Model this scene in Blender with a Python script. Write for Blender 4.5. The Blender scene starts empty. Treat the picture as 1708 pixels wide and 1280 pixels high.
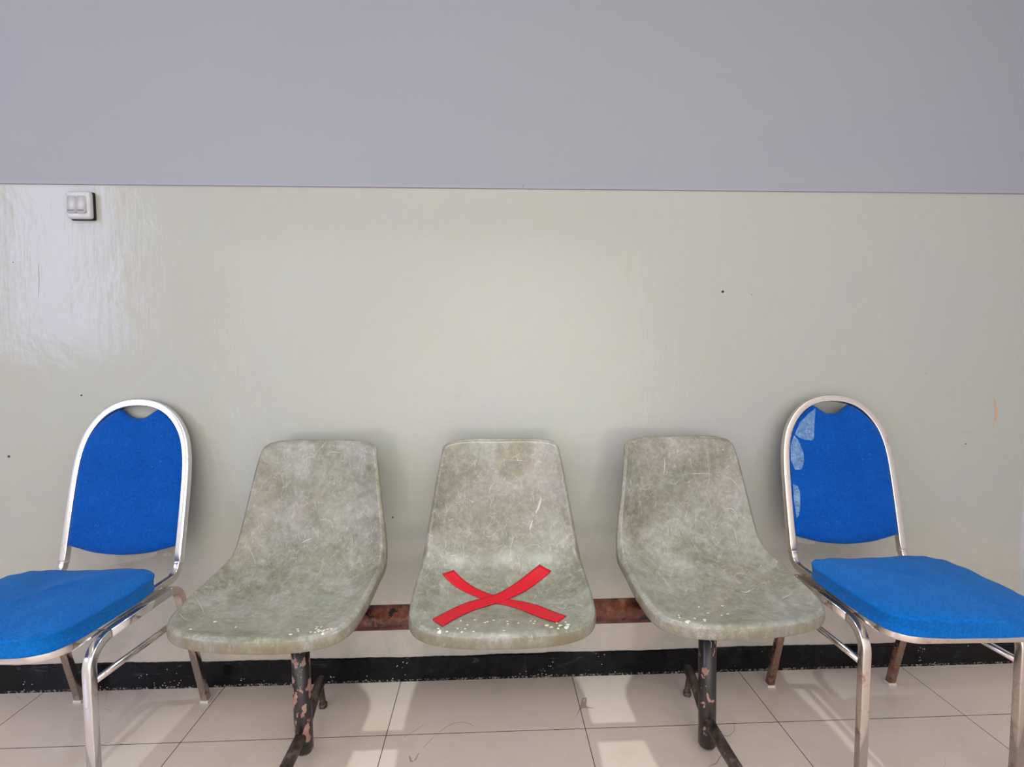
import bpy, bmesh, math, random
import numpy as np
from mathutils import Vector, Matrix

# ------------------------------------------------------------------ camera
S = bpy.context.scene
C = S.collection
FPX, YAW, PITCH, ROLL, DIST, HGT = 862.39, 0.042346, 0.057291, -0.003521, 1.67255, 1.08235
cy, sy = math.cos(YAW), math.sin(YAW)
fw = Vector((sy*math.cos(PITCH), cy*math.cos(PITCH), -math.sin(PITCH)))
rt = Vector((cy, -sy, 0)); up = rt.cross(fw)
rt2 = rt*math.cos(ROLL) + up*math.sin(ROLL); up2 = -rt*math.sin(ROLL) + up*math.cos(ROLL)
cam_data = bpy.data.cameras.new('camera'); cam = bpy.data.objects.new('camera', cam_data); C.objects.link(cam)
M4 = Matrix((rt2, up2, -fw)).transposed().to_4x4(); M4.translation = Vector((0, -DIST, HGT))
cam.matrix_world = M4
cam_data.sensor_width = 36; cam_data.lens = 36*FPX/1708; cam_data.clip_start = 0.02
S.camera = cam

# ------------------------------------------------------------------ light, exposure
S.view_settings.view_transform = 'Standard'; S.view_settings.look = 'None'
S.view_settings.gamma = 1; S.view_settings.exposure = 0.05
try: S.view_settings.use_curve_mapping = False
except Exception: pass
W = bpy.data.worlds.new('world'); S.world = W; W.use_nodes = True
W.node_tree.nodes['Background'].inputs[0].default_value = (.75, .85, 1, 1)
W.node_tree.nodes['Background'].inputs[1].default_value = 0.6

def light(name, kind, loc, energy, color, rot=(0, 0, 0), **kw):
    d = bpy.data.lights.new(name, kind); d.energy = energy; d.color = color
    for k, v in kw.items(): setattr(d, k, v)
    o = bpy.data.objects.new(name, d); o.location = loc; o.rotation_euler = rot; C.objects.link(o); return o
# bare bulb on the ceiling above the bench
light('ceiling_downlight', 'SPOT', (0.08, -0.73, 2.80), 104, (.90, 1, .95), shadow_soft_size=.035, spot_size=math.radians(60), spot_blend=.8)
# added soft fill light at ceiling height further back, no known fitting there
light('ceiling_fill', 'AREA', (0.3, -2.9, 2.84), 56, (1, .985, .91), shape='RECTANGLE', size=3.6, size_y=1.6)
# added broad fill light before the unseen front wall, behind the camera
light('front_fill', 'AREA', (-.55, -4.15, 1.18), 62, (1, .985, .92), rot=(math.pi/2, 0, 0), shape='RECTANGLE', size=4.7, size_y=2.3)
# daylight through the window in the left wall
light('window_daylight', 'AREA', (-3.28, -2.5, 1.93), 40, (.54, .60, 1), rot=(0, -math.pi/2, 0), shape='RECTANGLE', size=1.55, size_y=1.0)

# ------------------------------------------------------------------ helpers
def tag(o, label=None, cat=None, group=None, kind=None):
    if label: o['label'] = label
    if cat: o['category'] = cat
    if group: o['group'] = group
    if kind: o['kind'] = kind
    return o
def empty(name, loc, rz=0):
    o = bpy.data.objects.new(name, None); o.location = loc; o.rotation_euler = (0, 0, rz); o.empty_display_size = .05
    C.objects.link(o); return o
def obj(name, bm, mats, parent=None, smooth=True, recalc=True):
    if recalc: bmesh.ops.recalc_face_normals(bm, faces=bm.faces)
    me = bpy.data.meshes.new(name); bm.to_mesh(me); bm.free()
    for m in (mats if isinstance(mats, (list, tuple)) else [mats]): me.materials.append(m)
    if smooth:
        for p in me.polygons: p.use_smooth = True
    o = bpy.data.objects.new(name, me); C.objects.link(o)
    if parent: o.parent = parent
    return o
def add_box(bm, lo, hi, bev=0, mi=0, seg=2):
    x0, y0, z0 = lo; x1, y1, z1 = hi
    vs = [bm.verts.new(p) for p in ((x0,y0,z0),(x1,y0,z0),(x1,y1,z0),(x0,y1,z0),(x0,y0,z1),(x1,y0,z1),(x1,y1,z1),(x0,y1,z1))]
    fs = [bm.faces.new([vs[i] for i in f]) for f in ((3,2,1,0),(4,5,6,7),(0,1,5,4),(1,2,6,5),(2,3,7,6),(3,0,4,7))]
    for f in fs: f.material_index = mi
    if bev:
        es = list({e for f in fs for e in f.edges})
        r = bmesh.ops.bevel(bm, geom=es, offset=bev, segments=seg, affect='EDGES', profile=.5)
        for f in r['faces']: f.material_index = mi
    return vs
def box(name, lo, hi, m, parent=None, bev=0, smooth=False):
    bm = bmesh.new(); add_box(bm, lo, hi, bev); return obj(name, bm, m, parent, smooth)
def rsq(w, h=None, r=.003, n=3):
    h = h or w; pts = []
    for cx, cz, a0 in ((w/2-r, h/2-r, 0), (-w/2+r, h/2-r, 90), (-w/2+r, -h/2+r, 180), (w/2-r, -h/2+r, 270)):
        for i in range(n+1):
            a = math.radians(a0 + 90*i/n); pts.append((cx+r*math.cos(a), cz+r*math.sin(a)))
    return pts
def circ(r, n=24): return [(r*math.cos(2*math.pi*i/n), r*math.sin(2*math.pi*i/n)) for i in range(n)]
def sweep(bm, path, sec, n0, cap=True, scale=None, mi=0):
    P = [Vector(p) for p in path]; N = len(P)
    T = []
    for i in range(N):
        a = P[max(i-1, 0)]; b = P[min(i+1, N-1)]; T.append((b-a).normalized())
    n = Vector(n0); n = (n - T[0]*n.dot(T[0])).normalized(); rings = []
    for i in range(N):
        if i:
            q = T[i-1].rotation_difference(T[i]); n = q @ n; n = (n - T[i]*n.dot(T[i])).normalized()
        b = T[i].cross(n); s = scale[i] if scale else 1
        rings.append([bm.verts.new(P[i] + n*(u*s) + b*(v*s)) for u, v in sec])
    k = len(sec)
    for i in range(N-1):
        for j in range(k):
            f = bm.faces.new((rings[i][j], rings[i][(j+1) % k], rings[i+1][(j+1) % k], rings[i+1][j])); f.material_index = mi
    if cap:
        bm.faces.new(rings[0][::-1]).material_index = mi; bm.faces.new(rings[-1]).material_index = mi
def fillet(pts, rad, seg=8):
    """polyline with rounded corners; rad one value or per inner corner"""
    P = [Vector(p) for p in pts]; out = [P[0]]
    for i in range(1, len(P)-1):
        r = rad[i-1] if isinstance(rad, (list, tuple)) else rad
        a = (P[i-1]-P[i]).normalized(); b = (P[i+1]-P[i]).normalized()
        ang = a.angle(b)
        if r <= 0 or ang > 3.1: out.append(P[i]); continue
        t = r/math.tan(ang/2); p0 = P[i]+a*t; p1 = P[i]+b*t
        c = P[i] + (a+b).normalized()*(r/math.sin(ang/2))
        v0 = p0-c; v1 = p1-c; tot = v0.angle(v1); ax = v0.cross(v1).normalized()
        for k in range(seg+1): out.append(c + Matrix.Rotation(tot*k/seg, 3, ax) @ v0)
    out.append(P[-1]); return out
def catmull(Q, m=8, closed=False):
    Q = [np.array(q, float) for q in Q]; n = len(Q); out = []
    rng = range(n) if closed else range(n-1)
    for i in rng:
        if closed: p0, p1, p2, p3 = Q[i-1], Q[i], Q[(i+1) % n], Q[(i+2) % n]
        else: p0, p1, p2, p3 = Q[max(i-1, 0)], Q[i], Q[i+1], Q[min(i+2, n-1)]
        for t in np.linspace(0, 1, m, endpoint=False):
            out.append(.5*((2*p1)+(-p0+p2)*t+(2*p0-5*p1+4*p2-p3)*t*t+(-p0+3*p1-3*p2+p3)*t**3))
    if not closed: out.append(Q[-1])
    return out

# ------------------------------------------------------------------ material helpers
class NT:
    def __init__(s, name):
        s.m = bpy.data.materials.new(name); s.m.use_nodes = True; s.t = s.m.node_tree; s.b = s.t.nodes['Principled BSDF']
        s.tc = s.t.nodes.new('ShaderNodeTexCoord').outputs['Object']
    def n(s, ty, **kw):
        x = s.t.nodes.new(ty)
        for k, v in kw.items(): setattr(x, k, v)
        return x
    def l(s, a, b): s.t.links.new(a, b)
    def set(s, **kw):
        for k, v in kw.items():
            k = k.replace('_', ' ')
            if hasattr(v, 'is_output') or isinstance(v, bpy.types.NodeSocket): s.l(v, s.b.inputs[k])
            else: s.b.inputs[k].default_value = (*v, 1) if isinstance(v, tuple) and len(v) == 3 else v
        return s
    def mapc(s, scale=(1, 1, 1), loc=(0, 0, 0), rot=(0, 0, 0), src=None):
        m = s.n('ShaderNodeMapping'); s.l(src or s.tc, m.inputs[0])
        m.inputs['Scale'].default_value = scale; m.inputs['Location'].default_value = loc; m.inputs['Rotation'].default_value = rot
        return m.outputs[0]
    def noise(s, scale, detail=4, rough=.5, dist=0, vec=None, col=False):
        x = s.n('ShaderNodeTexNoise'); s.l(vec or s.tc, x.inputs['Vector'])
        x.inputs['Scale'].default_value = scale; x.inputs['Detail'].default_value = detail
        x.inputs['Roughness'].default_value = rough; x.inputs['Distortion'].default_value = dist
        return x.outputs[1 if col else 0]
    def vor(s, scale, vec=None, feature='F1', out='Distance'):
        x = s.n('ShaderNodeTexVoronoi', feature=feature); s.l(vec or s.tc, x.inputs['Vector']); x.inputs['Scale'].default_value = scale
        return x.outputs[out]
    def ramp(s, f, stops, interp='LINEAR'):
        r = s.n('ShaderNodeValToRGB'); r.color_ramp.interpolation = interp; s.l(f, r.inputs[0])
        e = r.color_ramp.elements
        while len(e) < len(stops): e.new(.5)
        for i, (p, c) in enumerate(stops):
            e[i].position = p; e[i].color = (*c, 1) if isinstance(c, tuple) else (c, c, c, 1)
        return r.outputs[0]
    def math(s, op, a, b=None, clamp=False):
        x = s.n('ShaderNodeMath', operation=op, use_clamp=clamp)
        for i, v in enumerate((a, b)):
            if v is None: continue
            if isinstance(v, (int, float)): x.inputs[i].default_value = v
            else: s.l(v, x.inputs[i])
        return x.outputs[0]
    def mix(s, f, a, b, blend='MIX'):
        x = s.n('ShaderNodeMix', data_type='RGBA', blend_type=blend)
        for k, v in ((0, f), (6, a), (7, b)):
            if isinstance(v, (int, float)): x.inputs[k].default_value = v
            elif isinstance(v, tuple): x.inputs[k].default_value = (*v, 1)
            else: s.l(v, x.inputs[k])
        return x.outputs[2]
    def bump(s, h, strength=.3, dist=.002, prev=None):
        x = s.n('ShaderNodeBump'); s.l(h, x.inputs['Height']); x.inputs['Strength'].default_value = strength
        x.inputs['Distance'].default_value = dist
        if prev: s.l(prev, x.inputs['Normal'])
        return x.outputs[0]
    def sep(s, v=None):
        x = s.n('ShaderNodeSeparateXYZ'); s.l(v or s.tc, x.inputs[0]); return x.outputs
    def line(s, f, c, w):     # 1 where |f-c|<w
        return s.math('LESS_THAN', s.math('ABSOLUTE', s.math('SUBTRACT', f, c)), w)

def simple(name, col, rough=.5, metal=0, spec=.5):
    t = NT(name); t.set(Base_Color=col, Roughness=rough, Metallic=metal); t.b.inputs['Specular IOR Level'].default_value = spec
    return t.m

def wall_material():
    t = NT('cream_enamel_paint')
    blot = t.ramp(t.noise(1.6, 5, .6, 1.2), [(.30, (.392, .388, .384)), (.45, (.402, .408, .352)), (.58, (.392, .408, .368)), (.72, (.422, .400, .358))])
    blot = t.mix(.35, blot, t.ramp(t.noise(7, 3, .6, .6, vec=t.mapc((1, 1, 1), (3, 1, 7))), [(.35, (.412, .400, .396)), (.65, (.402, .408, .372))]))
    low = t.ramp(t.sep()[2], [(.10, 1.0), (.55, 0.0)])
    pink_low = t.math('MULTIPLY', low, t.ramp(t.noise(9, 6, .65, .8), [(.36, .15), (.60, .75)]))  # paler pinkish patches, densest near the floor and fading upward
    c = t.mix(pink_low, blot, (.60, .485, .425))
    specks = t.math('MULTIPLY', t.math('LESS_THAN', t.vor(38), .035), t.math('GREATER_THAN', t.noise(3.1, 3), .54))
    specks = t.math('MULTIPLY', specks, .55)
    c = t.mix(specks, c, (.12, .11, .10))
    sv = t.mapc((1, 1, .12), (0, 0, 0))
    streak = t.noise(60, 3, .6, 0, vec=sv)
    wav = t.noise(5, 4, .55, .4)
    b = t.bump(streak, .30, .002)
    b = t.bump(wav, .35, .012, b)
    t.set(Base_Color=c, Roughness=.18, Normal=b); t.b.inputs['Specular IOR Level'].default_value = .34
    return t.m

def panel_material():
    t = NT('matt_grey_paint')
    c = t.ramp(t.noise(1.1, 3, .5, .8), [(.3, (.308, .313, .358)), (.5, (.311, .325, .358)), (.7, (.318, .331, .362))])
    t.set(Base_Color=c, Roughness=.85); t.b.inputs['Specular IOR Level'].default_value = .15
    return t.m

def skirting_material():
    t = NT('chipped_black_skirting')
    z = t.sep()[2]
    base = t.ramp(t.noise(14, 6, .65, .6), [(.3, (.002, .002, .002)), (.6, (.008, .008, .010)), (.8, (.030, .028, .034))])
    lowm = t.ramp(z, [(.0, .95), (.035, .35), (.08, .15)])
    sp = t.math('LESS_THAN', t.vor(80, t.mapc((1, 1, 1.6))), .17)
    sp = t.math('MULTIPLY', sp, t.math('GREATER_THAN', t.math('ADD', t.noise(9, 4, .7), t.math('MULTIPLY', lowm, .16)), .655))
    c = t.mix(sp, base, (.62, .60, .55))
    grime = t.math('MULTIPLY', t.math('LESS_THAN', z, .008), t.math('GREATER_THAN', t.noise(120, 4, .7), .55))
    c = t.mix(t.math('MULTIPLY', grime, .6), c, (.35, .31, .28))
    smear = t.math('MULTIPLY', t.ramp(t.noise(6, 6, .7, 2.5, vec=t.mapc((1, 1, 4))), [(.60, 0.0), (.72, .5)]), t.ramp(z, [(.035, 0.0), (.06, 1.0)]))
    c = t.mix(smear, c, (.13, .15, .19))
    t.set(Base_Color=c, Roughness=.22, Normal=t.bump(t.noise(40, 4), .3, .002)); t.b.inputs['Specular IOR Level'].default_value = .2
    return t.m

TILE, TX, TY = .57, .26885, -.2484
def floor_material():
    t = NT('polished_beige_tile')
    x, y, z = t.sep()
    def grid(v, off):
        m = t.math('ABSOLUTE', t.math('SUBTRACT', t.math('FRACT', t.math('ADD', t.math('DIVIDE', t.math('SUBTRACT', v, off), TILE), 50.5)), .5))
        return t.math('LESS_THAN', m, .0012/TILE)
    g = t.math('MAXIMUM', grid(x, TX), grid(y, TY))
    base = t.ramp(t.noise(2.2, 4, .5, .5), [(.3, (.66, .55, .47)), (.6, (.69, .585, .51)), (.8, (.66, .575, .52))])
    dirt = t.ramp(t.noise(11, 6, .7, .4), [(.52, 0.0), (.75, .22)])
    c = t.mix(dirt, base, (.44, .34, .28))
    sp = t.math('MULTIPLY', t.math('LESS_THAN', t.vor(45), .04), t.math('GREATER_THAN', t.noise(4, 3), .55))
    c = t.mix(t.math('MULTIPLY', sp, .6), c, (.12, .08, .06))
    # hair-fine scuffs
    sc = t.math('MULTIPLY', t.line(t.noise(3.2, 1.5, .4, .3), .5, .0009), t.math('GREATER_THAN', t.noise(5.5, 2, vec=t.mapc((1, 1, 1), (4, 2, 0))), .60))
    c = t.mix(t.math('MULTIPLY', sc, .55), c, (.16, .10, .07))
    c = t.mix(g, c, (.07, .055, .05))
    t.set(Base_Color=c, Roughness=t.ramp(t.noise(20, 3), [(.3, .13), (.7, .22)]), Normal=t.bump(t.noise(3, 2), .06, .004))
    t.b.inputs['Specular IOR Level'].default_value = .45
    return t.m

def shell_material(name, off, flange=False):
    t = NT(name)
    v = t.mapc((1, 1, 1), off)
    base = t.ramp(t.noise(5, 8, .66, .8, vec=v), [(.36, (.130, .120, .076)), (.46, (.190, .178, .130)), (.55, (.255, .240, .205)), (.66, (.360, .338, .325))])
    fine = t.noise(55, 6, .75, .5, vec=v)
    base = t.mix(.38, base, t.ramp(fine, [(.32, (.078, .075, .05)), (.5, (.215, .205, .168)), (.70, (.45, .43, .40))]))
    grn = t.ramp(t.noise(4, 3, .5, 1, vec=t.mapc((1, 1, 1), (off[0]+5, off[1], off[2]+2))), [(.52, 0.0), (.7, .25)])
    base = t.mix(grn, base, (.27, .33, .27))
    brn = t.ramp(t.noise(8, 6, .7, 1, vec=t.mapc((1, 1, 1), (off[0]+9, off[1]+4, off[2]))), [(.56, 0.0), (.72, .5)])
    base = t.mix(brn, base, (.30, .235, .155))
    # hair-like scratches
    sc = None
    for k, (s, w, th) in enumerate(((14, .0035, .50), (22, .0045, .55), (9, .0022, .48), (33, .006, .56))):
        vv = t.mapc((1, 1, .8), (off[0]+k*7.3, off[1]-k*2.1, off[2]+k*3.7), (0, 0, k*.8))
        a = t.line(t.noise(s, 2.0, .45, .7, vec=vv), .5, w)
        m = t.math('GREATER_THAN', t.noise(11+3*k, 3, .6, vec=t.mapc((1, 1, 1), (off[0]-k*3, off[1]+k, off[2]+k*5))), th)
        a = t.math('MULTIPLY', a, m); sc = a if sc is None else t.math('MAXIMUM', sc, a)
    for k in range(3):
        vv = t.mapc((1.6, .5, .35), (off[0]-k*5.3, off[1]+k*4.1, off[2]-k), (0, 0, .25*(k-1)))
        a = t.line(t.noise(20+7*k, 1.5, .4, .2, vec=vv), .5, .0035)
        m = t.math('GREATER_THAN', t.noise(13, 3, .6, vec=t.mapc((1, 1, 1), (off[0]+k*3, off[1]-k, off[2]-k*5))), .55)
        sc = t.math('MAXIMUM', sc, t.math('MULTIPLY', a, m))
    base = t.mix(t.math('MULTIPLY', sc, .28), base, (.56, .55, .51))
    dots = t.math('MULTIPLY', t.math('LESS_THAN', t.vor(120, v), .16), t.math('GREATER_THAN', t.noise(14, 3, vec=v), .58))
    base = t.mix(t.math('MULTIPLY', dots, .45), base, (.09, .09, .07))
    if flange:
        d = t.ramp(t.noise(30, 6, .75, .5, vec=t.mapc((1, 1, .5), off)), [(.36, 0.0), (.62, .85)])
        base = t.mix(d, base, (.175, .138, .082))
    t.set(Base_Color=base, Roughness=t.ramp(fine, [(.3, .30), (.7, .46)]), Normal=t.bump(t.noise(60, 4, .6, vec=v), .15, .001))
    t.b.inputs['Specular IOR Level'].default_value = .45
    return t.m

def post_material(name, th):
    t = NT(name)
    v = t.mapc((1, 1, .7))
    a = t.noise(44, 5, .55, .3, vec=v); b = t.noise(7, 2, .5, vec=t.mapc((1, 1, 1), (2, 4, 0)))
    m = t.math('GREATER_THAN', t.math('ADD', a, t.math('MULTIPLY', b, .12)), th)
    prim = t.ramp(t.noise(50, 4), [(.3, (.27, .13, .10)), (.7, (.40, .24, .20))])
    blk = t.ramp(t.noise(25, 4), [(.3, (.010, .008, .008)), (.7, (.030, .024, .022))])
    t.set(Base_Color=t.mix(m, blk, prim), Roughness=t.ramp(m, [(0, .28), (1, .6)]), Normal=t.bump(m, -.5, .001))
    return t.m
def rust_bar_material():
    t = NT('rusted_maroon_tube')
    a = t.ramp(t.noise(38, 8, .7, .6), [(.3, (.030, .008, .006)), (.47, (.075, .020, .012)), (.58, (.13, .045, .026)), (.7, (.17, .10, .09))])
    m = t.math('GREATER_THAN', t.noise(22, 6, .65, .4, vec=t.mapc((1, 1, 1), (3, 0, 1))), .60)
    t.set(Base_Color=t.mix(m, a, (.012, .010, .010)), Roughness=.33, Normal=t.bump(t.noise(60, 4), .2, .001))
    return t.m
def foot_tube_material():
    t = NT('dusty_dark_steel')
    a = t.ramp(t.noise(30, 6, .7, .4), [(.32, (.022, .014, .012)), (.52, (.08, .055, .045)), (.68, (.24, .18, .15))])
    t.set(Base_Color=a, Roughness=.4, Metallic=.2)
    return t.m

def chrome_material(name, off, rust, tint):
    t = NT(name)
    v = t.mapc((1, 1, 1), off)
    z = t.sep()[2]
    lowz = t.ramp(z, [(.0, 1.0), (.55, .35), (.9, .2)])
    n1 = t.noise(26, 7, .72, .6, vec=v)
    m = t.ramp(t.math('ADD', n1, t.math('MULTIPLY', lowz, .085*rust)), [(.62, 0.0), (.72, 1.0)])
    m = t.math('MULTIPLY', m, min(1, .55+.3*rust))
    haze = t.math('MULTIPLY', t.ramp(t.noise(7, 5, .6, vec=v), [(.3, .1), (.7, .6)]), .38*rust, clamp=True)
    rc = t.ramp(t.noise(60, 5), [(.3, (.16, .050, .022)), (.7, (.38, .17, .10))])
    c = t.mix(haze, tint, (.52, .40, .33))
    c = t.mix(m, c, rc)
    t.set(Base_Color=c, Metallic=t.math('SUBTRACT', .95, t.math('MULTIPLY', m, .75)), Roughness=t.math('ADD', .16, t.math('MULTIPLY', t.math('MAXIMUM', m, haze), .35)))
    return t.m

def fabric_material(name, c0, c1, off=(0, 0, 0)):
    t = NT(name)
    v = t.mapc((1, 1, 1), off)
    a = t.ramp(t.noise(9, 5, .65, .3, vec=v), [(.3, c0), (.7, c1)])
    fz = t.ramp(t.noise(210, 3, .8, vec=v), [(.35, .72), (.65, 1.18)])
    c = t.mix(1, a, fz, 'MULTIPLY')
    lint = t.math('MULTIPLY', t.math('LESS_THAN', t.vor(75, v), .07), t.math('GREATER_THAN', t.noise(17, 2, vec=v), .57))
    c = t.mix(t.math('MULTIPLY', lint, .45), c, (.35, .50, .70))
    w = t.n('ShaderNodeTexWave'); t.l(t.mapc((1, 1, 1), rot=(.3, .5, .78)), w.inputs[0]); w.inputs['Scale'].default_value = 190
    w2 = t.n('ShaderNodeTexWave'); t.l(t.mapc((1, 1, 1), rot=(.3, -.5, -.78)), w2.inputs[0]); w2.inputs['Scale'].default_value = 190
    h = t.math('ADD', t.math('ADD', w.outputs[1], w2.outputs[1]), t.math('MULTIPLY', t.noise(400, 2), .8))
    b = t.bump(h, .35, .0008); b = t.bump(t.noise(14, 4, .6, .6, vec=v), .35, .006, b)
    t.set(Base_Color=c, Roughness=.92, Normal=b); t.b.inputs['Specular IOR Level'].default_value = .15
    t.b.inputs['Sheen Weight'].default_value = .25; t.b.inputs['Sheen Roughness'].default_value = .4
    t.b.inputs['Sheen Tint'].default_value = (.3, .6, 1, 1)
    return t.m
def film_material(name, col, alpha):
    t = NT(name)
    t.set(Base_Color=col, Roughness=.10, Alpha=t.ramp(t.noise(45, 3, .6, 1), [(.3, alpha*.6), (.7, min(1, alpha*1.2))]), Normal=t.bump(t.noise(60, 3, .6, 1.5), 1.0, .016))
    t.b.inputs['Specular IOR Level'].default_value = .8
    return t.m

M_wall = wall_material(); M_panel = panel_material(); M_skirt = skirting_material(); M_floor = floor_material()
M_lip = simple('mauve_grey_edge_paint', (.310, .300, .365), .6)
M_dark = simple('dark_mark', (.05, .045, .04), .8)
M_orange = simple('faded_orange_crayon', (.55, .30, .22), .8)
M_scuff = simple('grey_scuff', (.36, .35, .32), .8)
M_white = simple('white_gloss_paint', (.66, .66, .70), .4)
M_room = simple('off_white_paint', (.66, .65, .62), .7)
M_ceil = simple('white_ceiling_paint', (.75, .74, .72), .8)
M_post = post_material('chipped_black_paint_over_primer', .575); M_post2 = post_material('lightly_chipped_black_paint', .665); M_bar = rust_bar_material(); M_foot = foot_tube_material()
M_back = fabric_material('royal_blue_fabric', (.000, .066, .35), (.002, .085, .42))
M_seat = fabric_material('bright_blue_fabric', (.000, .105, .41), (.002, .140, .50), (3, 1, 0))
M_cap = simple('white_plastic', (.62, .58, .56), .5)
M_switch = simple('grey_white_switch_plastic', (.50, .50, .52), .22)
M_ind = simple('switch_indicator', (.16, .16, .18), .3)
M_gap = simple('dark_gap', (.01, .01, .01), .9)
M_smear = simple('pale_scratch', (.47, .46, .42), .5); M_drip = simple('cream_paint_drip', (.60, .58, .45), .5)
M_dark_film = film_material('clear_tape_on_blue', (.34, .58, .88), .55)
M_film = film_material('clear_plastic_film', (.80, .76, .74), .16)
M_plug = simple('dark_blue_end_plug', (.012, .030, .075), .5)

SCR = [[[[[0.0766, 0.7418], [0.1536, 0.7603], [0.2265, 0.7954]], 0.7], [[[0.4481, 0.4579], [0.4721, 0.4495], [0.4983, 0.442]], 1.2], [[[0.0765, 0.8507], [0.1524, 0.8672], [0.209, 0.8616]], 0.6], [[[0.1481, 0.4817], [0.2021, 0.5061], [0.2439, 0.5298]], 0.5], [[[0.5254, 0.4478], [0.5222, 0.4324], [0.5136, 0.4138]], 0.6], [[[0.5527, 0.0918], [0.593, 0.0884], [0.6291, 0.0962]], 0.7], [[[0.7247, 0.7502], [0.784, 0.7624], [0.836, 0.7669]], 0.9], [[[0.02, 0.0288], [0.0753, 0.1123], [0.1611, 0.1524]], 0.4], [[[0.4147, 0.4228], [0.4256, 0.4386], [0.4378, 0.4514]], 0.5], [[[0.7013, 0.4312], [0.7109, 0.4524], [0.7097, 0.468]], 0.4], [[[0.2542, 0.201], [0.2902, 0.2581], [0.2768, 0.3016]], 0.4], [[[0.2083, 0.4801], [0.2237, 0.4708], [0.2402, 0.478]], 0.5]], [[[[0.7351, 0.3172], [0.7145, 0.3491], [0.6884, 0.3751]], 3.2], [[[0.6695, 0.3961], [0.6568, 0.414], [0.645, 0.4276]], 2.0], [[[0.4675, 0.2535], [0.4425, 0.2722], [0.4353, 0.3009]], 0.7], [[[0.5201, 0.1457], [0.5965, 0.1486], [0.6706, 0.1548]], 0.5], [[[0.5907, 0.4921], [0.6292, 0.4747], [0.6874, 0.4736], [0.7324, 0.5026]], 0.5], [[[0.6054, 0.5214], [0.6493, 0.5299], [0.7016, 0.5284], [0.7311, 0.508]], 0.5], [[[0.7326, 0.7388], [0.7697, 0.7729], [0.8214, 0.7758]], 1.2], [[[0.7543, 0.7809], [0.7753, 0.7684], [0.7937, 0.7498]], 0.9], [[[0.1446, 0.3233], [0.1612, 0.3439], [0.1784, 0.3649]], 0.6], [[[0.2082, 0.3213], [0.2418, 0.332], [0.2706, 0.3259]], 0.4], [[[0.3021, 0.4601], [0.3108, 0.4915], [0.3098, 0.5239]], 0.4], [[[0.1908, 0.4579], [0.1989, 0.4744], [0.188, 0.4919]], 0.5], [[[0.4442, 0.3348], [0.4586, 0.3217], [0.4533, 0.3046]], 0.5]], [[[[0.4049, 0.1449], [0.4059, 0.1942], [0.3973, 0.2365]], 1.1], [[[0.5698, 0.2342], [0.6333, 0.2339], [0.6992, 0.2348]], 0.8], [[[0.6416, 0.314], [0.6596, 0.3451], [0.6648, 0.3783]], 0.7], [[[0.7506, 0.379], [0.7042, 0.4083], [0.6512, 0.4489]], 0.5], [[[0.7506, 0.379], [0.7996, 0.379], [0.8326, 0.3972]], 1.0], [[[0.7963, 0.3866], [0.822, 0.4], [0.8249, 0.4188]], 0.8], [[[0.7802, 0.4406], [0.7781, 0.4695], [0.7596, 0.5088]], 0.6], [[[0.8198, 0.2466], [0.8694, 0.2737], [0.9146, 0.3027]], 0.7], [[[0.3828, 0.4225], [0.4047, 0.434], [0.3895, 0.4656]], 0.5], [[[0.4402, 0.269], [0.4612, 0.2772], [0.495, 0.2588]], 0.6], [[[0.195, 0.2979], [0.2618, 0.2785], [0.3142, 0.273]], 0.5], [[[0.7413, 0.7716], [0.7811, 0.7681], [0.8216, 0.7676]], 1.6], [[[0.6029, 0.6743], [0.6276, 0.6836], [0.6628, 0.6735]], 2.2], [[[0.948, 0.8065], [0.9393, 0.8454], [0.9351, 0.8824]], 0.5]]]
TAPES = [[[[0.2624, 0.5504], [0.3387, 0.5898], [0.4247, 0.6283], [0.5303, 0.6654], [0.6504, 0.7125], [0.7773, 0.8384]], [[0.1983, 0.5734], [0.278, 0.6106], [0.3696, 0.6444], [0.4714, 0.6864], [0.5714, 0.732], [0.7253, 0.8888]]], [[[0.6843, 0.533], [0.6, 0.5705], [0.4711, 0.6411], [0.3486, 0.6879], [0.271, 0.7562], [0.1872, 0.864]], [[0.7443, 0.5611], [0.6663, 0.5948], [0.5775, 0.6397], [0.5005, 0.6776], [0.391, 0.7309], [0.3166, 0.8041], [0.2429, 0.9208]]]]
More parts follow.
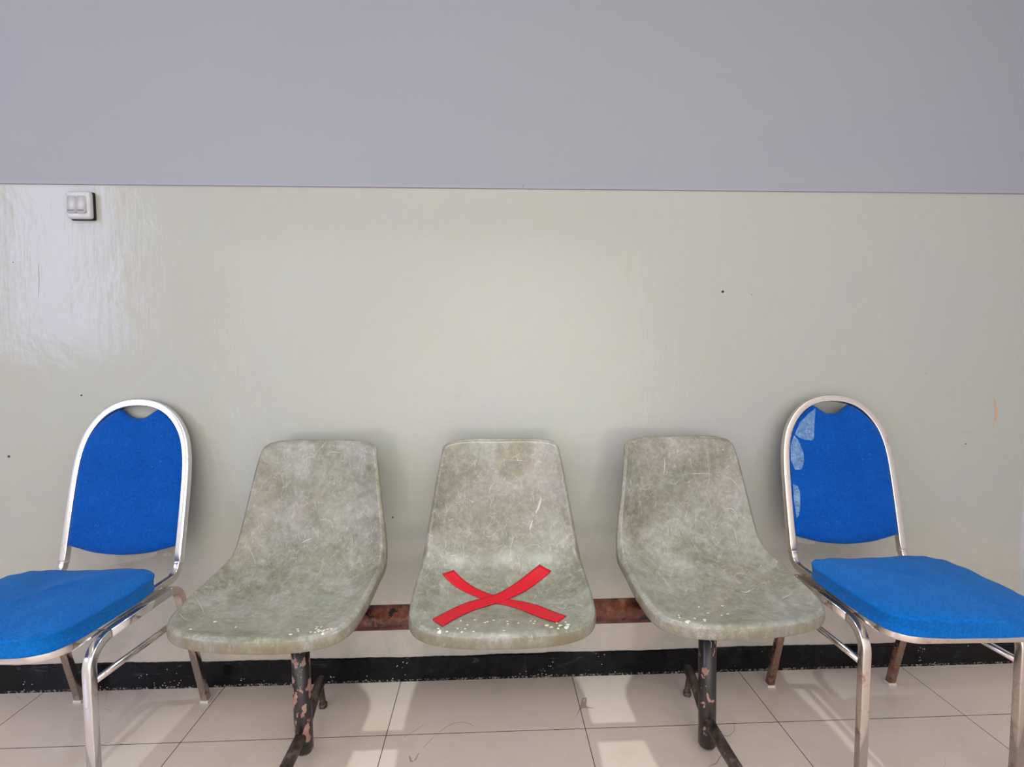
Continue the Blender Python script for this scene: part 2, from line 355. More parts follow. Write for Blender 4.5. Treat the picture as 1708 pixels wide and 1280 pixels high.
DRIPS = [[[0.4384, 0.8521, 0.0032], [0.6866, 0.872, 0.0032], [0.6893, 0.9326, 0.0032], [0.7019, 0.8957, 0.0032], [0.7753, 0.9281, 0.0032], [0.7789, 0.8934, 0.0032], [0.8215, 0.938, 0.0032], [0.7973, 0.8815, 0.0032], [0.8759, 0.9804, 0.0032], [0.848, 0.9342, 0.0032], [0.8654, 0.9296, 0.0032], [0.8953, 0.9383, 0.0032], [0.8063, 0.9428, 0.0032], [0.8248, 0.9291, 0.0032], [0.7694, 0.8715, 0.0032], [0.2487, 0.9295, 0.0032], [0.3112, 0.8229, 0.004], [0.6945, 0.9383, 0.004], [0.8019, 0.9129, 0.004], [0.8492, 0.9426, 0.004]], [[0.3295, 0.8277, 0.003], [0.3594, 0.8687, 0.003], [0.3902, 0.8121, 0.003], [0.4315, 0.8391, 0.003], [0.4406, 0.8295, 0.003], [0.4647, 0.8153, 0.003], [0.5167, 0.8288, 0.003], [0.5183, 0.8569, 0.003], [0.5595, 0.8519, 0.003], [0.6089, 0.8337, 0.003], [0.6274, 0.8407, 0.003], [0.6207, 0.8639, 0.003], [0.3147, 0.9196, 0.003], [0.3481, 0.9191, 0.003], [0.3302, 0.964, 0.003], [0.3827, 0.9533, 0.003], [0.2567, 0.9714, 0.003], [0.5027, 0.9441, 0.003], [0.2148, 0.948, 0.003], [0.2158, 0.975, 0.003], [0.7253, 0.8888, 0.003], [0.7378, 0.9604, 0.003], [0.7406, 0.9294, 0.003], [0.7715, 0.8952, 0.003], [0.6775, 0.903, 0.0048], [0.7009, 0.9287, 0.0048], [0.7885, 0.9581, 0.0048], [0.6791, 0.8946, 0.0048], [0.7446, 0.922, 0.0048], [0.7873, 0.9309, 0.0048], [0.2112, 0.9844, 0.0048], [0.7833, 0.9676, 0.0048]], [[0.2578, 0.8951, 0.003], [0.2853, 0.9266, 0.003], [0.1727, 0.9074, 0.003], [0.3972, 0.8504, 0.003], [0.4548, 0.7592, 0.003], [0.1886, 0.8783, 0.003], [0.4285, 0.8371, 0.003], [0.3568, 0.7609, 0.003], [0.3596, 0.8209, 0.003], [0.1756, 0.962, 0.0045], [0.1951, 0.9448, 0.0045], [0.2959, 0.9055, 0.0045]]]
WALLM = {"orange": [[1.7061, 0.9258], [1.7082, 0.9054], [1.7128, 0.8789], [1.7126, 0.8625], [1.7073, 0.8421], [1.7018, 0.8258]], "hole": [[1.5862, 0.8106], [1.5989, 0.8115], [1.6136, 0.8113], [1.6328, 0.808]], "dots": [[1.6107, 0.7714, 0.0022], [-0.3199, 0.5512, 0.003], [0.761, 1.2824, 0.004], [0.8582, 1.2728, 0.0015], [0.8615, 1.2181, 0.001], [1.4617, 1.0123, 0.0012], [-1.2804, 0.9567, 0.003], [-1.51, 0.7658, 0.004], [-1.4632, 1.3685, 0.0015], [1.0925, 0.3311, 0.0014]], "scuffs": [[[-0.1175, 0.9409], [-0.1039, 0.9485], [-0.0903, 0.9562]], [[-0.2404, 0.4068], [-0.2343, 0.4187], [-0.2224, 0.4325]], [[-1.5424, 0.6729], [-1.5063, 0.6704]], [[0.7658, 1.2902], [0.7581, 1.2765]], [[-1.3888, 1.3652], [-1.39, 1.3103], [-1.3944, 1.2607]], [[1.6734, 0.7584], [1.6907, 0.752], [1.7051, 0.7621]], [[-1.5427, 0.6365], [-1.5138, 0.6342]], [[-1.3811, 0.522], [-1.361, 0.5197]]]}
SEAM = 0.1087

# ------------------------------------------------------------------ the setting
XL, XR, YF, ZC, PZ = -3.3, 1.825, -4.2, 2.86, 1.6053
bm = bmesh.new(); add_box(bm, (XL-.1, YF-.1, -.1), (XR+.1, .1, 0)); fl = tag(obj('floor', bm, M_floor, smooth=False), kind='structure')
tag(box('ceiling', (XL-.1, YF-.1, ZC), (XR+.1, .1, ZC+.1), M_ceil), kind='structure')

def mark(bm, pts, widths, mi, y=-.0004):
    """thin brushed mark lying on the wall: a ribbon of varying width"""
    P = catmull([(x, z) for x, z in pts], 6); wv = np.interp(np.linspace(0, 1, len(P)), np.linspace(0, 1, len(widths)), widths)
    prev = None
    for i, p in enumerate(P):
        d = P[min(i+1, len(P)-1)] - P[max(i-1, 0)]; d = d/max(1e-9, np.hypot(*d)); nx, nz = -d[1], d[0]
        a = bm.verts.new((p[0]+nx*wv[i], y, p[1]+nz*wv[i])); b = bm.verts.new((p[0]-nx*wv[i], y, p[1]-nz*wv[i]))
        if prev: bm.faces.new((prev[0], prev[1], b, a)).material_index = mi
        prev = (a, b)
bm = bmesh.new(); add_box(bm, (XL-.1, 0, 0), (XR+.1, .1, ZC))
mark(bm, WALLM['orange'], (.001, .0035, .0042, .004, .0015, .001), 1)
mark(bm, WALLM['hole'], (.0003, .0010, .0022, .0003), 3)
for q in WALLM['dots']: mark(bm, [(q[0]-q[2], q[1]), (q[0]+q[2], q[1]+.001)], (q[2]*.6, q[2], q[2]*.6), 2)
for q in WALLM['scuffs']: mark(bm, q, (.0004, .0012, .0004), 3)
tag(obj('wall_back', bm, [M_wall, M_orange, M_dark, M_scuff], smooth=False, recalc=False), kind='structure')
tag(box('wall_right', (XR, YF, 0), (XR+.1, 0, ZC), M_white), kind='structure')
tag(box('wall_front', (XL-.1, YF-.1, 0), (XR+.1, YF, ZC), M_room), kind='structure')
bm = bmesh.new()
WY0, WY1, WZ0, WZ1 = -3.0, -2.0, 1.15, 2.71
for lo, hi in (((XL-.1, YF, 0), (XL, WY0, ZC)), ((XL-.1, WY1, 0), (XL, 0, ZC)), ((XL-.1, WY0, 0), (XL, WY1, WZ0)), ((XL-.1, WY0, WZ1), (XL, WY1, ZC))):
    add_box(bm, lo, hi)
tag(obj('wall_left', bm, M_room, smooth=False), kind='structure')
bm = bmesh.new()
for lo, hi in (((XL-.08, WY0, WZ0), (XL-.03, WY0+.05, WZ1)), ((XL-.08, WY1-.05, WZ0), (XL-.03, WY1, WZ1)), ((XL-.08, WY0+.05, WZ0), (XL-.03, WY1-.05, WZ0+.05)),
               ((XL-.08, WY0+.05, WZ1-.05), (XL-.03, WY1-.05, WZ1)), ((XL-.08, -2.52, WZ0+.05), (XL-.03, -2.48, WZ1-.05))):
    add_box(bm, lo, hi, .004)
tag(obj('window_1', bm, M_white, smooth=False), kind='structure')
# upper wall: flat grey cladding with a thin lower edge made of two lengths
tr = tag(box('trim_1', (XL, -.004, PZ+.010), (XR, 0, ZC), M_panel), kind='structure')
box('edge_strip', (XL, -.0052, PZ), (SEAM-.0012, 0, PZ+.010), M_lip, tr)
box('edge_strip', (SEAM+.0012, -.0052, PZ), (XR, 0, PZ+.010), M_lip, tr)
# painted skirting with an uneven brushed upper edge
rnd = random.Random(4)
bm = bmesh.new(); n = 420; prof = []
for i in range(n+1):
    x = XL + (XR-XL)*i/n
    base = np.interp(x, (-1.6, -1.0, -.4, .4, 1.0, 1.8), (.092, .086, .081, .082, .084, .082))
    prof.append((x, base + .0012*math.sin(x*9) + .0008*math.sin(x*31+1) + rnd.uniform(-.0007, .0007)))
prev = None
for x, z in prof:
    r = [bm.verts.new(p) for p in ((x, 0, 0), (x, -.007, 0), (x, -.0065, z-.003), (x, -.003, z), (x, 0, z))]
    if prev:
        for k in range(4): bm.faces.new((prev[k], prev[k+1], r[k+1], r[k]))
    prev = r
tag(obj('baseboard_back', bm, M_skirt, smooth=False), kind='structure')

# ------------------------------------------------------------------ light switch
sw = tag(empty('light_switch', (-1.2445, -.001, 1.5385), -.0), 'grey-white double rocker light switch on the wall just below the grey upper panel', 'light switch')
bm = bmesh.new(); add_box(bm, (-.0368, -.005, -.0420), (.0368, .001, .0420), .004); obj('back_plate', bm, M_gap, sw, False)
bm = bmesh.new(); add_box(bm, (-.0365, -.024, -.0415), (.0365, -.004, .0415), .009, seg=4)
obj('switch_plate', bm, M_switch, sw)
for s in (-1, 1):
    bm = bmesh.new()
    vs = add_box(bm, (-.0132, -.031, -.0265), (.0132, -.018, .0265))
    for v in bm.verts:
        if v.co.y < -.03: v.co.y = -.0325 if v.co.z < 0 else -.0275
    bmesh.ops.bevel(bm, geom=bm.edges[:], offset=.0025, segments=3, affect='EDGES')
    rk = obj('rocker', bm, M_switch, sw); rk.location = (s*.0136-.0015, 0, 0)
    box('indicator', (-.009, -.0330, -.0215), (.009, -.0305, -.0165), M_ind, rk, .0004)

# ------------------------------------------------------------------ fabric chairs
BZ0, BY0, BZ1, BY1 = .47, .072, .945, -.035           # leaning plane of the backrest (front face of tube)
def back_y(z): return BY0 + (BY1-BY0)*(z-BZ0)/(BZ1-BZ0)   # towards the viewer
def L(x, yv, z): return (x, -yv, z)                    # yv = distance towards the viewer
def pad_mesh(bm, half, thick, back=.010):
    pts = catmull(half, 5)[:-1]
    full = [tuple(p) for p in pts] + [tuple(half[-1])]
    left = [(-x, z) for x, z in full[::-1]][1:-1]
    loop = full + left
    cz = .69; n = len(loop); rings = []
    levels = ((1.0, -back), (1.0, 0), (.985, thick*.45), (.95, thick*.8), (.88, thick), (.7, thick*1.08), (.45, thick*1.12), (.2, thick*1.13))
    for s, h in levels:
        rings.append([bm.verts.new(L(x*s, back_y(cz+(z-cz)*s)+h-.010, cz+(z-cz)*s)) for x, z in loop])
    for a, b in zip(rings, rings[1:]):
        for j in range(n): bm.faces.new((a[j], a[(j+1) % n], b[(j+1) % n], b[j]))
    bm.faces.new(rings[-1]); bm.faces.new(rings[0][::-1])
    return loop
PAD = [(0, .8865), (.018, .888), (.036, .898), (.052, .9095), (.060, .9115), (.073, .9065), (.097, .891), (.121, .866), (.142, .835), (.155, .802), (.1615, .760), (.1625, .72),
       (.1600, .695), (.1630, .675), (.1635, .62), (.1635, .56), (.1635, .528), (.159, .5165), (.125, .5065), (.085, .497), (.04, .4915), (0, .4895)]
def make_chair(label, pose, chrome, rustm, legm):
    t = tag(empty('banquet_chair', (pose[0], pose[1], 0), pose[2]), label, 'chair', 'blue fabric chairs at either end of the bench')
    # back frame arch
    half = [(.1715, .467), (.1715, .56), (.1705, .65), (.1685, .72), (.1635, .775), (.1515, .827), (.1305, .868), (.1035, .899), (.0725, .9195), (.037, .931), (0, .9345)]
    pts = [(x, z) for x, z in catmull(half, 6)]; full = pts + [(-x, z) for x, z in pts[::-1]][1:]
    bm = bmesh.new(); sweep(bm, [L(x, back_y(z)-.010, z) for x, z in full], rsq(.0205, .0205, .0028), (0, -1, 0)); bf = obj('back_frame', bm, chrome, t)
    for s in (-1, 1): box('end_plug', (s*.1715-.0085, -back_y(.465)-.0012, .4595), (s*.1715+.0085, -back_y(.465)+.017, .4668), M_plug, bf, .0015)
    # backrest pad
    bm = bmesh.new(); pad_mesh(bm, PAD, .016); pad = obj('backrest', bm, M_back, t)
    # seat frame: from the sleeves down, forward under the cushion and across the front
    pl = [L(.1715, .0618, .474), L(.1715, .071, .434), L(.178, .476, .434)]
    path = fillet([pl[0], pl[1], L(.176, .487, .434), L(-.176, .487, .434), L(-.1715, .071, .434), L(-.1715, .0618, .474)], [.045, .060, .060, .045], 10)
    bm = bmesh.new(); sweep(bm, path, rsq(.0175, .0215, .003), (1, 0, 0)); obj('seat_frame', bm, rustm, t)
    # cushion
    out = catmull([(0, .166), (.10, .163), (.15, .167), (.186, .186), (.203, .225), (.205, .30), (.203, .38), (.199, .44), (.186, .482), (.157, .507), (.10, .518), (0, .521),
                   (-.10, .518), (-.157, .507), (-.186, .482), (-.199, .44), (-.203, .38), (-.205, .30), (-.203, .225), (-.186, .186), (-.15, .167), (-.10, .163)], 6, True)
    bm = bmesh.new(); rings = []; rr = random.Random(7)
    for z, ins, wob in ((.4448, .030, 0), (.4450, .012, .0), (.4475, .002, .001), (.453, -.0005, .0012), (.457, .0012, .001), (.468, .0016, .0012), (.480, .0008, .001), (.4865, -.0010, .0012), (.4895, -.0006, .0016), (.4912, .0035, .0012), (.494, .014, 0), (.4985, .045, 0), (.502, .085, 0), (.504, .12, 0), (.505, .155, 0)):
        ring = []
        for k, p in enumerate(out):
            x, y = p; c = np.array((0, .342)); d = p - c; r = np.hypot(*d)
            q = c + d*max(.08, 1 - ins/min(r, .19))
            w = wob*math.sin(k*.9+z*300) + wob*.6*rr.uniform(-1, 1)
            zz = z + (.0 if z < .45 else w + .004*math.sin(x*14)*math.sin(y*11)*(z > .49))
            ring.append(bm.verts.new(L(q[0], q[1], zz)))
        rings.append(ring)
    n = len(out)
    for a, b in zip(rings, rings[1:]):
        for j in range(n): bm.faces.new((a[j], a[(j+1) % n], b[(j+1) % n], b[j]))
    bm.faces.new(rings[-1]); bm.faces.new(rings[0][::-1])
    cu = obj('seat_cushion', bm, M_seat, t); sm = cu.modifiers.new('sub', 'SUBSURF'); sm.levels = sm.render_levels = 1
    # legs: front leg with its bend, rail, rear leg with its bend
    sec = rsq(.0215, .0215, .0032)
    for s in (-1, 1):
        X = s*.1945
        whole = fillet([L(X, .4175, .0), L(X, .4175, .4180), L(X, .107, .4180), L(s*.199, .0, .0)], [.058, .050], 12)
        front = [p for p in whole if -p.y > .34]; rear = [p for p in whole if -p.y < .2]
        for part, nm in ((front, 'f'), (rear, 'r')):
            bm = bmesh.new(); pp = list(part)
            if nm == 'f': pp[0] = pp[0] + Vector((0, 0, .006))
            else: pp[-1] = pp[-1] + (pp[-2]-pp[-1]).normalized()*.006
            sweep(bm, pp, sec, (1, 0, 0)); lg = obj('leg', bm, chrome if nm == 'f' else legm, t)
            foot = pp[0] if nm == 'f' else pp[-1]
            bm = bmesh.new(); add_box(bm, (foot.x-.0128, foot.y-.0128, 0), (foot.x+.0128, foot.y+.0128, .009), .0015)
            cp = obj('foot_cap', bm, M_cap, lg, False); cp['label'] = 'white plastic foot cap'
        bm = bmesh.new(); sweep(bm, [front[-1], rear[0]], sec, (1, 0, 0)); obj('side_rail', bm, chrome, t)
        bm = bmesh.new(); sweep(bm, [L(X-s*.002, .411, .328), L(X-s*.0005, .086, .318)], circ(.0082, 16), (1, 0, 0)); obj('stretcher', bm, rustm, t)
    return t, pad
M_cr1 = chrome_material('polished_chrome', (0, 0, 0), .25, (.84, .83, .86)); M_cr1b = chrome_material('worn_chrome', (2, 3, 0), .8, (.72, .69, .66)); M_cr1c = chrome_material('rust_spotted_chrome', (5, 3, 0), 1.0, (.70, .62, .56))
M_cr2 = chrome_material('hazed_chrome', (4, 1, 2), 1.0, (.74, .67, .61)); M_cr2b = chrome_material('hazed_rusty_chrome', (6, 1, 2), 1.2, (.72, .66, .62)); M_cr2c = chrome_material('heavily_rusted_chrome', (8, 1, 2), 2.3, (.55, .38, .30))
ch1, pad1 = make_chair('blue fabric chair with bright chrome arched back, left of the grey bench', (-1.09236, -.06245, -.052), M_cr1, M_cr1b, M_cr1c)
ch2, pad2 = make_chair('blue fabric chair with rusty dull chrome and clear tape patches on its backrest', (1.10245, -.08773, -.02086), M_cr2, M_cr2b, M_cr2c)

def film(name, pts, mat, parent, lift, seed, label=None):
    """crumpled piece of clear tape following the pad; pts are (x, z) outline, star shaped"""
    P = np.array(pts); c = P.mean(0); rr = random.Random(seed); bm = bmesh.new(); rings = []
    dense = []
    for i in range(len(P)):
        for k in range(4): dense.append(P[i]+(P[(i+1) % len(P)]-P[i])*k/4)
    for s in (1, .8, .6, .4, .2):
        rings.append([bm.verts.new(L(*(lambda q: (q[0], back_y(q[1])-.010+lift(q[0], q[1])+rr.uniform(0, .0016), q[1]))(c+(p-c)*s))) for p in dense])
    n = len(dense)
    for a, b in zip(rings, rings[1:]):
        for j in range(n): bm.faces.new((a[j], a[(j+1) % n], b[(j+1) % n], b[j]))
    bm.faces.new(rings[-1]); o = obj(name, bm, mat, parent)
    if label: o['label'] = label
    return o
def onpad(x, z):
    # height of the pad front over the plane, plus a hair
    d = min(1, max(abs(x)/.1635, 0)); e = .016*(1 if d < .86 else max(.1, 1-((d-.86)/.14)**1.6*.75))
    return e + .0035
film('clear_tape', [(-.064, .906), (-.090, .888), (-.118, .863), (-.140, .826), (-.128, .815), (-.110, .808), (-.086, .806), (-.080, .812), (-.074, .85)], M_dark_film, pad2, onpad, 1, 'crinkled clear tape over the torn upper edge')
film('clear_tape', [(-.142, .822), (-.131, .808), (-.118, .770), (-.118, .742), (-.130, .718), (-.148, .716), (-.157, .745), (-.154, .79)], M_dark_film, pad2, onpad, 2, 'crinkled clear tape on the side')
film('clear_tape', [(-.157, .672), (-.146, .668), (-.141, .65), (-.144, .61), (-.150, .58), (-.156, .572), (-.158, .62)], M_dark_film, pad2, onpad, 3, 'narrow strip of clear tape low on the side')
film('clear_tape', [(-.158, .515), (-.13, .506), (-.10, .500), (-.105, .492), (-.135, .494), (-.157, .500)], M_film, pad2, lambda x, z: .006, 4, 'clear tape hanging under the backrest')
film('clear_tape', [(-.115, .506), (-.06, .494), (0, .489), (.06, .494), (.11, .5), (.10, .487), (.04, .472), (-.04, .462), (-.10, .470)], M_film, pad1, lambda x, z: .004, 5, 'faint clear film hanging under the backrest')
film('clear_tape', [(.128, .497), (.148, .500), (.152, .49), (.125, .488)], M_film, pad1, lambda x, z: .006, 6, 'scrap of clear tape')

# ------------------------------------------------------------------ beam bench
be = tag(empty('beam_bench', (.04, -.345, 0)), 'three-seat bench of scratched grey-green moulded shells on a rusty tube', 'bench')
def P0(x, y, z): return (x-.04, y+.345, z)
bm = bmesh.new(); sweep(bm, [P0(-.62, -.330, .386), P0(.70, -.330, .392)], circ(.0312, 32), (0, 0, 1)); obj('beam', bm, M_bar, be)['label'] = 'rusty maroon cross tube'
for X, zb, rx, fx in ((-.499, .034, -.535, -.512), (.586, .010, .634, .600)):
    bm = bmesh.new(); sweep(bm, [P0(X-.003, -.338, .372), P0(X+.002, -.338, zb+.006), P0(X+.002, -.338, zb)], circ(.0232, 28), (1, 0, 0), scale=[1, 1, .85])
    po = obj('post', bm, M_post if X < 0 else M_post2, be)
    bm = bmesh.new(); sweep(bm, fillet([P0(X, -.335, .085), P0((X+rx)/2, -.21, .082), P0(rx, -.082, .062)], 0), circ(.0150, 18), (1, 0, 0)); lg = obj('leg', bm, M_foot, be)
    s = 1 if X < 0 else -1
    bm = bmesh.new(); sweep(bm, [P0(rx+s*.016, -.118, .0), P0(rx+s*.016, -.118, .012), P0(rx+s*.016, -.118, .0121), P0(rx+s*.010, -.118, .06)], circ(.011, 14), (1, 0, 0), scale=[1.1, 1.1, .8, .8]); obj('levelling_foot', bm, M_foot, lg)
    bm = bmesh.new(); sweep(bm, [P0(X, -.345, .085), P0((X+fx)/2, -.43, .072), P0(fx+(fx-X)*1.6, -.66, .030)], circ(.0155, 18), (1, 0, 0)); lg = obj('leg', bm, M_foot, be)
    fx2 = fx+(fx-X)*1.5
    bm = bmesh.new(); sweep(bm, [P0(fx2, -.645, .0), P0(fx2, -.645, .012), P0(fx2, -.645, .0121), P0(fx2, -.645, .03)], circ(.011, 14), (1, 0, 0), scale=[1, 1, .5, .5]); obj('levelling_foot', bm, M_foot, lg)

bm = bmesh.new(); sweep(bm, catmull([P0(.570, -.43, .405), P0(.572, -.40, .36), P0(.577, -.368, .325), P0(.584, -.362, .312), P0(.583, -.361, .298)], 5), circ(.0006, 6), (1, 0, 0)); obj('wire', bm, M_smear, be)
POSES = ((-.5312, .0094, -.1051), (.0283, 0, -.0128), (.5972, .0142, .0808))
SC = np.array([[0.0, -0.1080, 0.8232], [0.1007, -0.114, 0.8236], [0.1615, -0.1318, 0.8132], [0.1754, -0.1548, 0.7762], [0.192, -0.1801, 0.6785], [0.209, -0.2005, 0.5835], [0.2212, -0.2294, 0.5142], [0.2234, -0.3033, 0.4961], [0.2252, -0.404, 0.4782], [0.2159, -0.4836, 0.4663], [0.1772, -0.5276, 0.4605], [0.1031, -0.5586, 0.4632], [0.0, -0.582, 0.4731]])
SC[:, 1] += .35
def shell_grid(NU=49, NV=73):
    wp = lambda n: .45*np.linspace(0, 1, n)+.55*(.5-.5*np.cos(np.pi*np.linspace(0, 1, n)))
    WU, WV = wp(NU), wp(NV)
    Q = [SC[1]*[-1, 1, 1]] + list(SC) + [SC[-2]*[-1, 1, 1]]
    m = 10; sp = np.array(catmull(Q, m))[m:-m]           # from top centre to front centre
    top = sp[:int(2.35*m)+1]; side = sp[int(2.35*m):int(9.6*m)+1]; fr = sp[int(9.6*m):]
    def rs(P, n):
        d = np.r_[0, np.cumsum(np.linalg.norm(np.diff(P, axis=0), axis=1))]; t = d[-1]*wp(n)
        return np.stack([np.interp(t, d, P[:, i]) for i in range(3)], 1)
    fl = np.array([-1, 1, 1])
    T = rs(np.vstack([(top*fl)[::-1], top[1:]]), NU); F = rs(np.vstack([fr*fl, fr[::-1][1:]]), NU)
    SR = rs(side, NV); SL = SR*fl
    s = WU[None, :, None]; t = WV[:, None, None]
    G = (1-t)*T[None]+t*F[None]+(1-s)*SL[:, None]+s*SR[:, None] - ((1-s)*(1-t)*T[0]+s*(1-t)*T[-1]+(1-s)*t*F[0]+s*t*F[-1])
    # the dish
    tv = WV; depth = np.interp(tv, [0, .025, .12, .30, .45, .56, .68, .82, .92, .975, 1], [0, .003, .014, .035, .053, .064, .060, .044, .015, .001, 0])
    kern = np.array([1, 2, 3, 4, 3, 2, 1])/16.; depth = np.convolve(np.pad(depth, 3, 'edge'), kern, 'valid'); depth[0] = 0; depth[-1] = 0
    c = G[:, NU//2]; tg = np.gradient(c, axis=0); nb = np.stack([0*tv, -tg[:, 2], tg[:, 1]], 1); nb /= np.linalg.norm(nb, axis=1)[:, None]
    for _ in range(6): nb[1:-1] = (nb[:-2]+nb[1:-1]*2+nb[2:])/4
    nb /= np.linalg.norm(nb, axis=1)[:, None]
    if nb[10, 1] < 0: nb = -nb
    u = 2*WU-1; au = np.clip(np.abs(u)/.965, 0, 1); w = (1-au**4.2)*(.75+.25*(1-u*u))
    # the lip rolls over towards the edge
    du = (1-np.abs(u))*.215; dt = np.minimum(tv, 1-tv)*.62
    dd = np.clip(1-np.minimum(du[None, :], dt[:, None])/.013, 0, 1)**2*.0055
    D = depth[:, None, None]*w[None, :, None]*nb[:, None, :]; H = G + D; mk = ((1-np.abs(u)**6)[None, :]*np.clip(np.minimum(tv, 1-tv)/.08, 0, 1)[:, None])[:, :, None]
    for _ in range(60): H[1:-1] += .25*mk[1:-1]*(H[:-2]+H[2:]-2*H[1:-1])
    return H + (0*depth[:, None]*w[None, :]+dd)[:, :, None]*nb[:, None, :]
SG = shell_grid()
def surf(u, v):
    """point and front normal of the shell at grid fractions u, v"""
    NV, NU = SG.shape[:2]; a = min(max(v, 0), .9999)*(NV-1); b = min(max(u, 0), .9999)*(NU-1); i, j = int(a), int(b); fa, fb = a-i, b-j
    p = (SG[i, j]*(1-fa)+SG[i+1, j]*fa)*(1-fb)+(SG[i, j+1]*(1-fa)+SG[i+1, j+1]*fa)*fb
    i0, i1, j0, j1 = max(i-1, 0), min(i+2, NV-1), max(j-1, 0), min(j+2, NU-1)
    nn = np.cross(SG[i1, j]-SG[i0, j], SG[i, j1]-SG[i, j0]); nn /= np.linalg.norm(nn)
    if nn[2]-nn[1] < 0: nn = -nn
    return p, nn

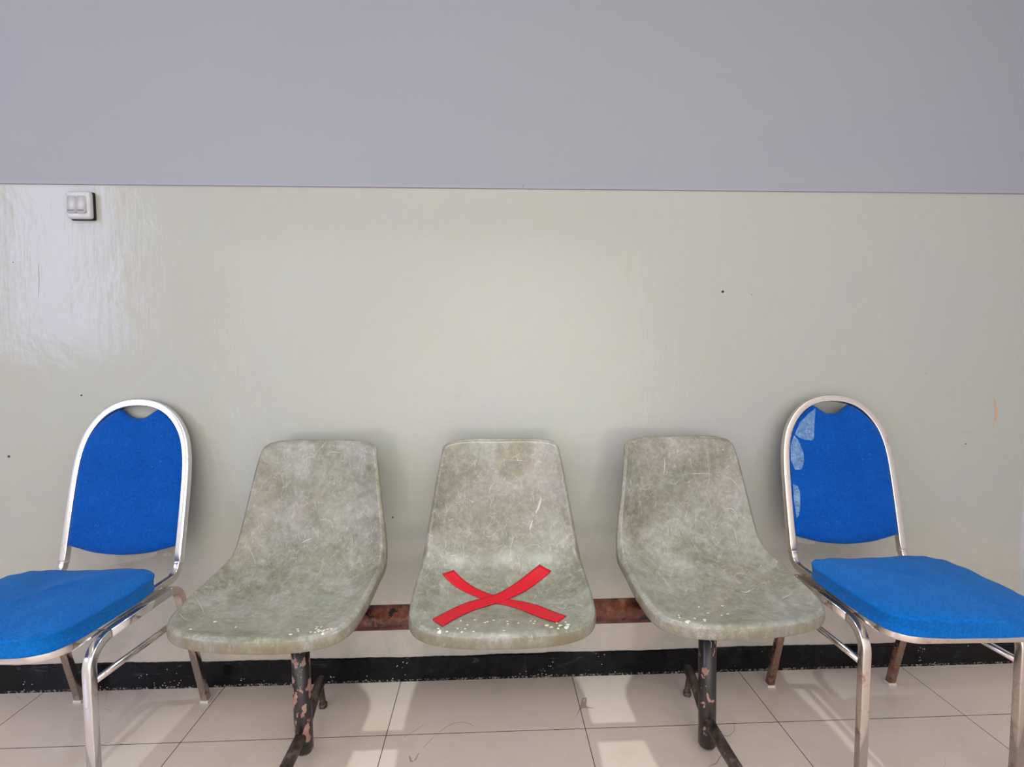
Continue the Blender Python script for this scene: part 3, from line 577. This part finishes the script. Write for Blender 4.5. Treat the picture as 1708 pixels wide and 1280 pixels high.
def shell_build(k, off):
    px, py, th = POSES[k]
    mats = [shell_material('worn_green_fibreglass', off), shell_material('grimy_shell_edge', off, True), M_drip]
    bm = bmesh.new()
    V = [[bm.verts.new(tuple(SG[i, j])) for j in range(SG.shape[1])] for i in range(SG.shape[0])]
    ni, nj = SG.shape[:2]
    for i in range(ni-1):
        for j in range(nj-1): bm.faces.new((V[i][j], V[i][j+1], V[i+1][j+1], V[i+1][j]))
    loop = [(0, j) for j in range(nj)] + [(i, nj-1) for i in range(1, ni)] + [(ni-1, j) for j in range(nj-2, -1, -1)] + [(i, 0) for i in range(ni-2, 0, -1)]
    pts = np.array([SG[i, j] for i, j in loop]); n = len(loop)
    prev = [V[i][j] for i, j in loop]
    tn = np.roll(pts, -2, 0) - np.roll(pts, 2, 0); tn /= np.linalg.norm(tn, axis=1)[:, None]
    zz = np.clip((pts[:, 2]-.47)/.14, 0, 1)[:, None]
    nb = zz*np.array([0, 1, -.15]) + (1-zz)*np.array([0, 0, -1.]); nb /= np.linalg.norm(nb, axis=1)[:, None]
    ow = np.cross(tn, nb); ow /= np.linalg.norm(ow, axis=1)[:, None]
    cen = pts.mean(0)
    if ((pts-cen)*ow).sum() < 0: ow = -ow
    ks = .55 + .75*(1-zz)
    for o_, b_ in ((.0020, .0016), (.0036, .0045), (.0045, .009), (.0048, .0155), (.0038, .022)):
        q = pts + ow*o_ + nb*b_*ks
        cur = [bm.verts.new(tuple(p)) for p in q]
        for a in range(n):
            f = bm.faces.new((prev[a], prev[(a+1) % n], cur[(a+1) % n], cur[a])); f.material_index = 1 if b_ > .002 else 0
        prev = cur
    bmesh.ops.recalc_face_normals(bm, faces=bm.faces)
    mid = V[ni//3][nj//2]; mid.normal_update()
    if mid.normal.y > 0: bmesh.ops.reverse_faces(bm, faces=bm.faces)
    o = obj('seat_shell', bm, mats, be, recalc=False)
    o.location = (px-.04, py-.35+.345, 0); o.rotation_euler = (0, 0, th)
    sd = o.modifiers.new('thick', 'SOLIDIFY'); sd.thickness = .0045; sd.offset = -1
    sb = o.modifiers.new('sub', 'SUBSURF'); sb.levels = sb.render_levels = 1
    # drips of old paint: small raised drops on the shell
    rr = random.Random(k)
    bmd = bmesh.new()
    for u, v, r in DRIPS[k]:
        p, nn = surf(u, v); T = np.cross(nn, (1, 0, 0)); T /= np.linalg.norm(T); B = np.cross(nn, T)
        top = []
        for lv, h in ((1, .0002), (.7, .0009)):
            top.append([bmd.verts.new(tuple(p+nn*h+(T*math.sin(a)+B*math.cos(a))*r*lv*(1+.15*math.sin(3*a+u*40)))) for a in np.linspace(0, 2*math.pi, 12, endpoint=False)])
        for a in range(12): bmd.faces.new((top[0][a], top[0][(a+1) % 12], top[1][(a+1) % 12], top[1][a]))
        bmd.faces.new(top[1])
    dr = obj('paint_drips', bmd, M_drip, o); tag(dr, 'cream dried paint drips near the front edge', kind='stuff')
    bmd = bmesh.new()
    for pts, wmm in SCR[k]:
        P = catmull(pts, 5); prev = None; N = len(P)
        for i, q in enumerate(P):
            p, nn = surf(*q); a, _ = surf(*P[max(i-1, 0)]); b, _ = surf(*P[min(i+1, N-1)]); d = b-a; d /= max(1e-9, np.linalg.norm(d)); sd_ = np.cross(d, nn)*wmm*.001*(.25+.75*math.sin(math.pi*i/(N-1)))
            cur = (bmd.verts.new(tuple(p+nn*.0011+sd_)), bmd.verts.new(tuple(p+nn*.0011-sd_)))
            if prev: bmd.faces.new((prev[0], prev[1], cur[1], cur[0]))
            prev = cur
    tag(obj('surface_scratches', bmd, M_smear, o, recalc=False), 'pale scratches and scuffs in the shell', kind='stuff')
    # supporting plate between shell and beam
    zpl = .4185
    bm = bmesh.new(); add_box(bm, (-.08, -.06, zpl), (.08, .10, zpl+.005), .001); add_box(bm, (-.065, -.01, zpl+.004), (-.04, .05, .4445), .001); add_box(bm, (.04, -.01, zpl+.004), (.065, .05, .4445), .001); pl = obj('mounting_plate', bm, M_post2, o, False)
    return o
SH = [shell_build(0, (0, 0, 0)), shell_build(1, (3.1, 1.2, .4)), shell_build(2, (7.7, 2.5, 1.9))]
SH[0]['label'] = 'left shell, next to the bright chrome chair'; SH[1]['label'] = 'middle shell marked with a red tape cross'; SH[2]['label'] = 'right shell, next to the rusty chair'

# red tape cross on the middle shell
M_tape = simple('red_tape', (.52, .004, .016), .5, spec=.3)
def tape(U, Lw, lift):
    n = 40; m = 6
    U = catmull(U, 8); Lw = catmull(Lw, 8)
    def rs(P):
        P = np.array(P); d = np.r_[0, np.cumsum(np.hypot(*np.diff(P, axis=0).T))]; t = np.linspace(0, d[-1], n)
        return np.stack([np.interp(t, d, P[:, 0]), np.interp(t, d, P[:, 1])], 1)
    A, B = rs(U), rs(Lw); bm = bmesh.new(); rows = []
    for i in range(n):
        row = []
        for j in range(m+1):
            q = A[i]+(B[i]-A[i])*j/m; p, nn = surf(*q); row.append(bm.verts.new(tuple(p+nn*(lift+.0002*math.sin(i*.7)))))
        rows.append(row)
    for i in range(n-1):
        for j in range(m): bm.faces.new((rows[i][j], rows[i][j+1], rows[i+1][j+1], rows[i+1][j]))
    o = obj('tape_strip', bm, M_tape, SH[1]); s = o.modifiers.new('thick', 'SOLIDIFY'); s.thickness = .0003; s.offset = 0
    return o
tape(*TAPES[0], .0016)['label'] = 'red tape strip running down to the right'
tape(*TAPES[1], .0024)['label'] = 'red tape strip on top, running down to the left'
